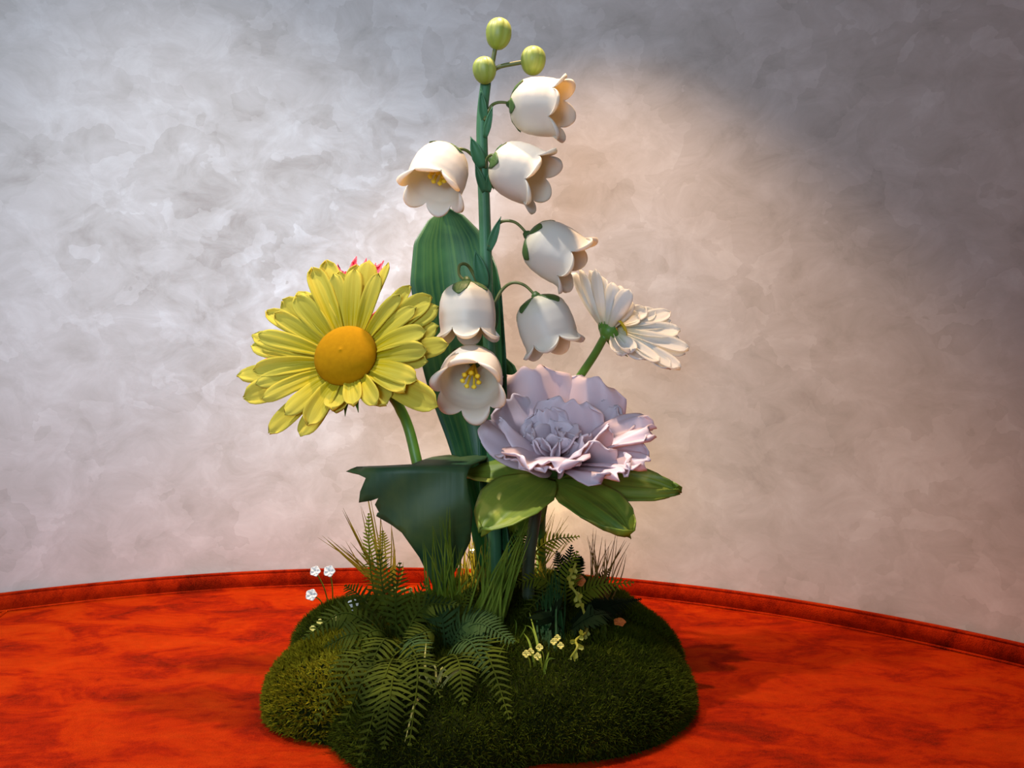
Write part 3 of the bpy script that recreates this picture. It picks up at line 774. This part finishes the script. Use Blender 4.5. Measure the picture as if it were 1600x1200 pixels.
def fern(label, bpx, fronds, group=None):
    b = ground_px(*bpx); t = thing('fern', label, 'fern', b, group)
    for k, (mat, mid, tip, plen, npin) in enumerate(fronds):
        pts = [b-V((0, 0, .01)), clear(*mid, .035), clear(*tip)]
        frond(t, V(b), M[mat], pts, plen, npin, k*3+int(tip[0]), None, .30 if mat != 'fern_dark' else .5, .0075 if mat != 'fern_dark' else .011)
    return t
fern('olive fern at the front left of the mound with long arching fronds', (622, 1010), [
    ('fern', (604, 1050, -.28), (562, 1192, -.335), .042, 24), ('fern', (545, 958, -.17), (474, 998, -.22), .040, 20), ('fern', (560, 1030, -.25), (492, 1128, -.33), .040, 20),
    ('fern', (652, 1040, -.27), (640, 1165, -.345), .038, 20), ('fern', (600, 930, -.10), (592, 860, -.08), .040, 18), ('fern', (660, 950, -.16), (716, 945, -.18), .037, 16),
    ('fern', (585, 985, -.2), (515, 1050, -.26), .042, 18), ('fern', (640, 960, -.12), (668, 905, -.1), .037, 16),
    ('fern', (612, 1070, -.29), (600, 1170, -.34), .040, 22), ('fern', (575, 1050, -.26), (525, 1165, -.34), .037, 20), ('fern', (560, 990, -.2), (508, 1010, -.22), .036, 16),
    ('fern', (640, 1010, -.25), (690, 1090, -.3), .037, 18), ('fern', (570, 940, -.12), (540, 915, -.1), .036, 14), ('fern', (618, 940, -.12), (625, 880, -.08), .037, 16),
    ('fern_grey', (640, 1000, -.22), (668, 1040, -.27), .04, 16), ('fern', (600, 1000, -.24), (560, 1085, -.3), .042, 18)])
fern('grey green fern at the front centre of the mound with drooping fronds', (696, 1015), [
    ('fern_grey', (742, 975, -.20), (803, 1003, -.25), .042, 22), ('fern', (752, 1010, -.24), (797, 1124, -.31), .042, 24), ('fern_grey', (690, 965, -.16), (668, 930, -.14), .04, 14),
    ('fern', (672, 985, -.2), (630, 1010, -.24), .042, 16), ('fern_grey', (730, 1000, -.24), (762, 1050, -.29), .04, 16),
    ('fern', (715, 1030, -.26), (725, 1100, -.31), .04, 18), ('fern_grey', (725, 975, -.18), (775, 965, -.2), .04, 18), ('fern', (710, 965, -.14), (735, 920, -.12), .04, 16)])
fern('tall upright pale fern frond among grass by the red rim', (588, 935), [('fern_pale', (578, 880, .0), (576, 802, .01), .024, 26), ('grass_olive', (596, 880, .03), (598, 830, .03), .030, 20)])
fern('yellow green fern on the right behind the mound', (885, 945), [
    ('fern_pale', (925, 918, -.02), (990, 910, -.03), .036, 18), ('fern_pale', (850, 905, -.02), (800, 915, -.03), .036, 16), ('fern_pale', (885, 905, -.02), (902, 862, .0), .034, 15), ('fern', (860, 925, -.05), (812, 965, -.08), .036, 15)])
fern('fern behind the peony stem', (800, 905), [('fern', (810, 850, .08), (834, 805, .06), .034, 22), ('fern_pale', (850, 850, .10), (905, 838, .12), .034, 18), ('fern_dark', (790, 870, .08), (770, 838, .1), .03, 14)])
fern('very dark fern pointing right at the mound edge', (880, 985), [('fern_dark', (942, 950, -.06), (1002, 936, -.07), .030, 34), ('fern_dark', (925, 962, -.08), (972, 958, -.10), .030, 28), ('fern_dark', (860, 960, -.06), (840, 935, -.05), .04, 16)])
fern('dark bushy sprig on the right of the mound below the peony leaf', (890, 930), [
    ('fern_dark', (888, 890, .03), (893, 852, .04), .024, 16), ('fern_dark', (878, 890, .03), (870, 862, .03), .022, 14), ('fern_dark', (900, 890, .03), (908, 870, .03), .022, 14), ('fern_dark', (930, 910, .03), (955, 888, .03), .020, 14)])

# ------------------------------------------------------------------ grass tufts
def blade_mb(pts, w):
    c = spline(pts, 6); m = MB(); n = len(c); P = []; U = []
    for j, p in enumerate(c):
        t = j/(n-1); tg = (c[min(j+1, n-1)]-c[max(j-1, 0)]).normalized(); lat = tg.cross(V((0, -1, .2))).normalized(); W = w*(1-t**2.2)+.0003
        for s_ in (-1, 0, 1): P.append(p+lat*s_*W/2+V((0, .25*W*(s_ == 0), 0))); U.append(((s_+1)/2, t))
    m.grid(P, U, 3, n); return m
def tuft(label, bpx, mat, tips, w=.0032, jit=8, rep=1, spread=.012, droop=.0, group=None, seed=0):
    b = ground_px(*bpx); t = thing('grass_tuft', label, 'grass', b, group); r_ = random.Random(seed+int(bpx[0]))
    for (tx, ty, Y) in tips:
        for _ in range(rep):
            bb = b+V((r_.uniform(-1, 1)*spread, r_.uniform(-1, 1)*spread, -.008)); T = clear(tx+r_.uniform(-jit, jit), ty+r_.uniform(-jit, jit)*1.3, Y+r_.uniform(-.02, .02), .012)
            mid = bb.lerp(T, .55); mid.z = max(mid.z, mound_z(mid.x, mid.y)+.018)
            mid = mid+V((0, 0, .10*(T-bb).length*(abs(T.x-bb.x)/max((T-bb).length, .01))+droop*.02))+V((r_.uniform(-.006, .006), r_.uniform(-.01, .01), 0))
            obj('grass_blade', blade_mb([bb, mid, T], w*r_.uniform(.7, 1.25)).mesh('grass_blade', V(b)), M[mat], t)
    return t
tuft('olive grass tuft at the left with blades drooping over the red rim', (606, 930), 'grass_olive', [(533, 795, .03), (560, 790, .03), (575, 760, .04), (500, 835, .02), (512, 838, .01), (590, 800, .03), (545, 845, .0), (535, 858, .0), (610, 812, .03), (592, 865, .01), (630, 870, .02), (618, 850, .02), (560, 830, .02)], .0050, 6, 2, .018)
tuft('pale green grass tuft standing in front of the dark lobed leaf', (700, 985), 'grass', [(663, 850, -.14), (674, 822, -.14), (690, 812, -.13), (699, 795, -.13), (704, 822, -.13), (712, 850, -.14), (722, 860, -.12), (680, 870, -.14), (693, 890, -.14), (735, 900, -.12)], .0028, 5, 4, .03)
tuft('tall green grass tuft in the middle slanting right', (752, 985), 'grass', [(800, 850, -.08), (812, 830, -.07), (826, 822, -.07), (790, 870, -.09), (770, 890, -.1), (760, 850, -.06), (815, 870, -.08), (780, 920, -.1)], .0032, 8, 9, .035)
tuft('yellowish grass tuft behind the middle of the mound', (742, 925), 'grass_olive', [(722, 838, .10), (735, 826, .11), (748, 822, .11), (760, 830, .1), (712, 862, .1), (775, 850, .1), (728, 812, .11)], .0022, 6, 4, .03)
tuft('dark green upright grass tuft on the right of the mound', (862, 1015), 'grass_dark', [(850, 915, -.12), (862, 900, -.12), (872, 890, -.11), (880, 905, -.11), (838, 935, -.12), (866, 935, -.12)], .0032, 6, 5, .022)
tuft('thin brown grass tuft at the far right of the mound', (935, 945), 'grass_brown', [(918, 842, .02), (930, 830, .02), (942, 838, .02), (953, 850, .02), (966, 832, .02), (975, 860, .02), (980, 842, .02), (928, 868, .02), (945, 872, .02)], .0022, 5, 3, .02)
tuft('sparse straw coloured grass blades fanning out at the front of the mound', (676, 1085), 'grass_straw', [(632, 1158, -.33), (664, 1005, -.24), (735, 1052, -.26), (702, 1052, -.26), (652, 1062, -.27), (690, 1040, -.25), (668, 1040, -.25), (705, 1060, -.26)], .0046, 2, 1, .006)
tuft('few long bright blades of grass at the right front of the mound', (848, 1062), 'grass', [(826, 955, -.16), (815, 975, -.16), (858, 1015, -.2), (866, 1030, -.2), (820, 990, -.16)], .0034, 2, 1, .006)
tuft('thin ochre grass tuft behind the peony stem against the wall', (835, 905), 'grass_olive', [(800, 840, .12), (815, 820, .13), (860, 810, .14), (872, 800, .14), (885, 815, .14), (850, 835, .13), (895, 830, .13)], .0018, 7, 3, .03)
tuft('crossed thin blades of grass beside the grey green fern', (812, 1000), 'grass', [(802, 968, -.18), (822, 980, -.2), (778, 1030, -.24), (790, 1018, -.24), (770, 1000, -.22)], .0022, 3, 1, .01)
tuft('short pale blades of grass below the dark fern on the right', (945, 1005), 'fern', [(938, 980, -.12), (948, 975, -.12), (955, 982, -.12), (942, 990, -.12)], .004, 2, 1, .008)

# ------------------------------------------------------------------ tiny blooms
def tiny(label, bpx, bloom, mat, size, Y, group, npet=5, face=(0, -.8, .4), cat='flower', nm='tiny_wildflower'):
    b = ground_px(*bpx); t = thing(nm, label, cat, b, group); B = V(b)
    T = clear(bloom[0], bloom[1], Y, .014); m = MB(); s2 = spline([B-V((0, 0, .006)), B.lerp(T, .5)+V((.002, 0, .003)), T], 5); m.tube(s2, .0012, 5)
    obj('stem', m.mesh('stem', B), M['fern_pale'] if mat != 'tiny_white' else M['grass'], t)
    f_ = V(face).normalized(); q = V((0, 0, 1)).rotation_difference(f_)
    for k in range(npet):
        a = 2*PI*k/npet; d = q @ V((math.cos(a), math.sin(a), .25))
        solid(obj('petal', petal_mb(T, T+d*size, size*.95, f_, .001, .2, nu=5, nv=6, prof=([0, .4, .8, 1], [.4, 1, .9, .4])).mesh('petal', B), M[mat], t), .0008)
    return t
tiny('small white bloom on a thin stem, leftmost of the pair level with the red rim', (515, 945), (493, 893), 'tiny_white', .010, -.02, 'small white blooms')
tiny('small white bloom on thin stem, right one of the pair level with red rim', (520, 945), (515, 893), 'tiny_white', .011, -.02, 'small white blooms')
tiny('small white bloom nodding low over the bright orange velvet', (508, 948), (487, 930), 'tiny_white', .011, -.03, 'small white blooms')
tiny('small white bloom low on the moss beside the olive fern', (548, 968), (552, 946), 'tiny_white', .011, -.06, 'small white blooms')
for k, (x, y) in enumerate([(500, 972), (489, 982), (524, 966), (535, 968), (544, 967)]):
    tiny(['tiny cream bloom just right of the lowest one, above the left fern frond', 'lowest and leftmost tiny cream bloom above the left fern frond', 'leftmost of three tiny cream blooms left of the olive fern', 'middle of three tiny cream blooms left of the olive fern', 'rightmost of three tiny cream blooms left of the olive fern'][k], (x+2, y+12), (x, y), 'tiny_yellow', .0055, -.13, 'cream blooms on the left', 4)
for k, (x, y) in enumerate([(822, 1022), (829, 1019), (840, 1026), (843, 1012)]):
    tiny(['leftmost tiny pale yellow bloom below the dark grass', 'second tiny pale yellow bloom from left below the dark grass', 'lowest tiny pale yellow bloom at right below the dark grass', 'highest tiny pale yellow bloom at right below the dark grass'][k], (x+8, y+30), (x, y), 'tiny_yellow', .006, -.20, 'yellow blooms in front of the dark grass', 4)
for k, (x, y) in enumerate([(865, 1003), (871, 997), (876, 1009)]):
    tiny(['leftmost tiny pale yellow bloom beside the curling yellow vine', 'highest tiny pale yellow bloom beside the curling yellow vine', 'lowest tiny pale yellow bloom beside the curling yellow vine'][k], (x+4, y+22), (x, y), 'tiny_yellow', .0055, -.17, 'yellow blooms by the vine', 4)
for k, (x, y) in enumerate([(617, 922), (630, 921), (641, 922)]):
    tiny([p_+' of three tiny cream blooms behind the olive fern by the lobed leaf' for p_ in ('leftmost', 'middle', 'rightmost')][k], (x+2, y+14), (x, y), 'tiny_yellow', .005, -.02, 'cream blooms by the lobed leaf', 4)
tiny('small orange bloom between the fern fronds on the right', (905, 935), (906, 908), 'tiny_orange', .011, .0, None)
tiny('small yellow orange bloom lying at the right edge of the moss', (962, 985), (968, 974), 'tiny_orange', .011, -.06, None, 5, (0, -.4, .9))
# curling vine
vb = ground_px(890, 1032); vn = thing('curling_vine', 'yellow green vine curling down the right of the mound', 'vine', vb); VB = V(vb)
vp = spline([vb]+[clear(*p) for p in ((902, 1012, -.2), (900, 1000, -.19), (917, 985, -.17), (913, 958, -.15), (902, 930, -.12), (890, 908, -.1), (900, 880, -.08))], 8)
m = MB(); m.tube(vp, .0022, 6); obj('stem', m.mesh('stem', VB), M['vine'], vn)
rr = random.Random(5)
for k in range(2, len(vp)-2, 2):
    p = vp[k]; a = rr.uniform(0, 6.28); d = V((math.cos(a), -.4, math.sin(a))).normalized()
    obj('leaf', petal_mb(p, p+d*rr.uniform(.009, .014), .007, V((0, -1, .3)), .001, .2, nu=5, nv=6).mesh('leaf', VB), M['vine'], vn)

# ------------------------------------------------------------------ small uplight tucked behind the grass
lp = at(741, 866, .20); lp.z = max(mound_z(lp.x, lp.y)+.012, lp.z-.0)
ul = thing('garden_uplight', 'small warm light glowing behind the grass in the middle', 'light', (lp.x, lp.y, mound_z(lp.x, lp.y)-.004)); UO = V(ul.location)
ad = V((.05, .35, 1)).normalized()
m = MB(); m.tube([UO, V((lp.x, lp.y, lp.z-.01)), lp-ad*.004], [.006, .006, .006], 10); obj('spike', m.mesh('spike', UO), M['housing'], ul)
m = MB(); m.tube([lp-ad*.012, lp-ad*.008, lp+ad*.006], [.006, .0135, .0135], 16); obj('housing', m.mesh('housing', UO), M['housing'], ul)
em, nt, out = nmat('lamp_lens'); e = N(nt, 'ShaderNodeEmission'); e.inputs[0].default_value = (1, .78, .42, 1); e.inputs[1].default_value = 60; nt.links.new(e.outputs[0], out.inputs[0])
m = MB(); m.tube([lp+ad*.006, lp+ad*.009, lp+ad*.0095], [.012, .010, .002], 16); obj('lens', m.mesh('lens', UO), em, ul)
l = lamp('garden_uplight_lamp', 'POINT', lp+ad*.022, lp+ad, 4.0, (1, .74, .40), shadow_soft_size=.008); l.parent = ul; l.location = lp+ad*.022-UO
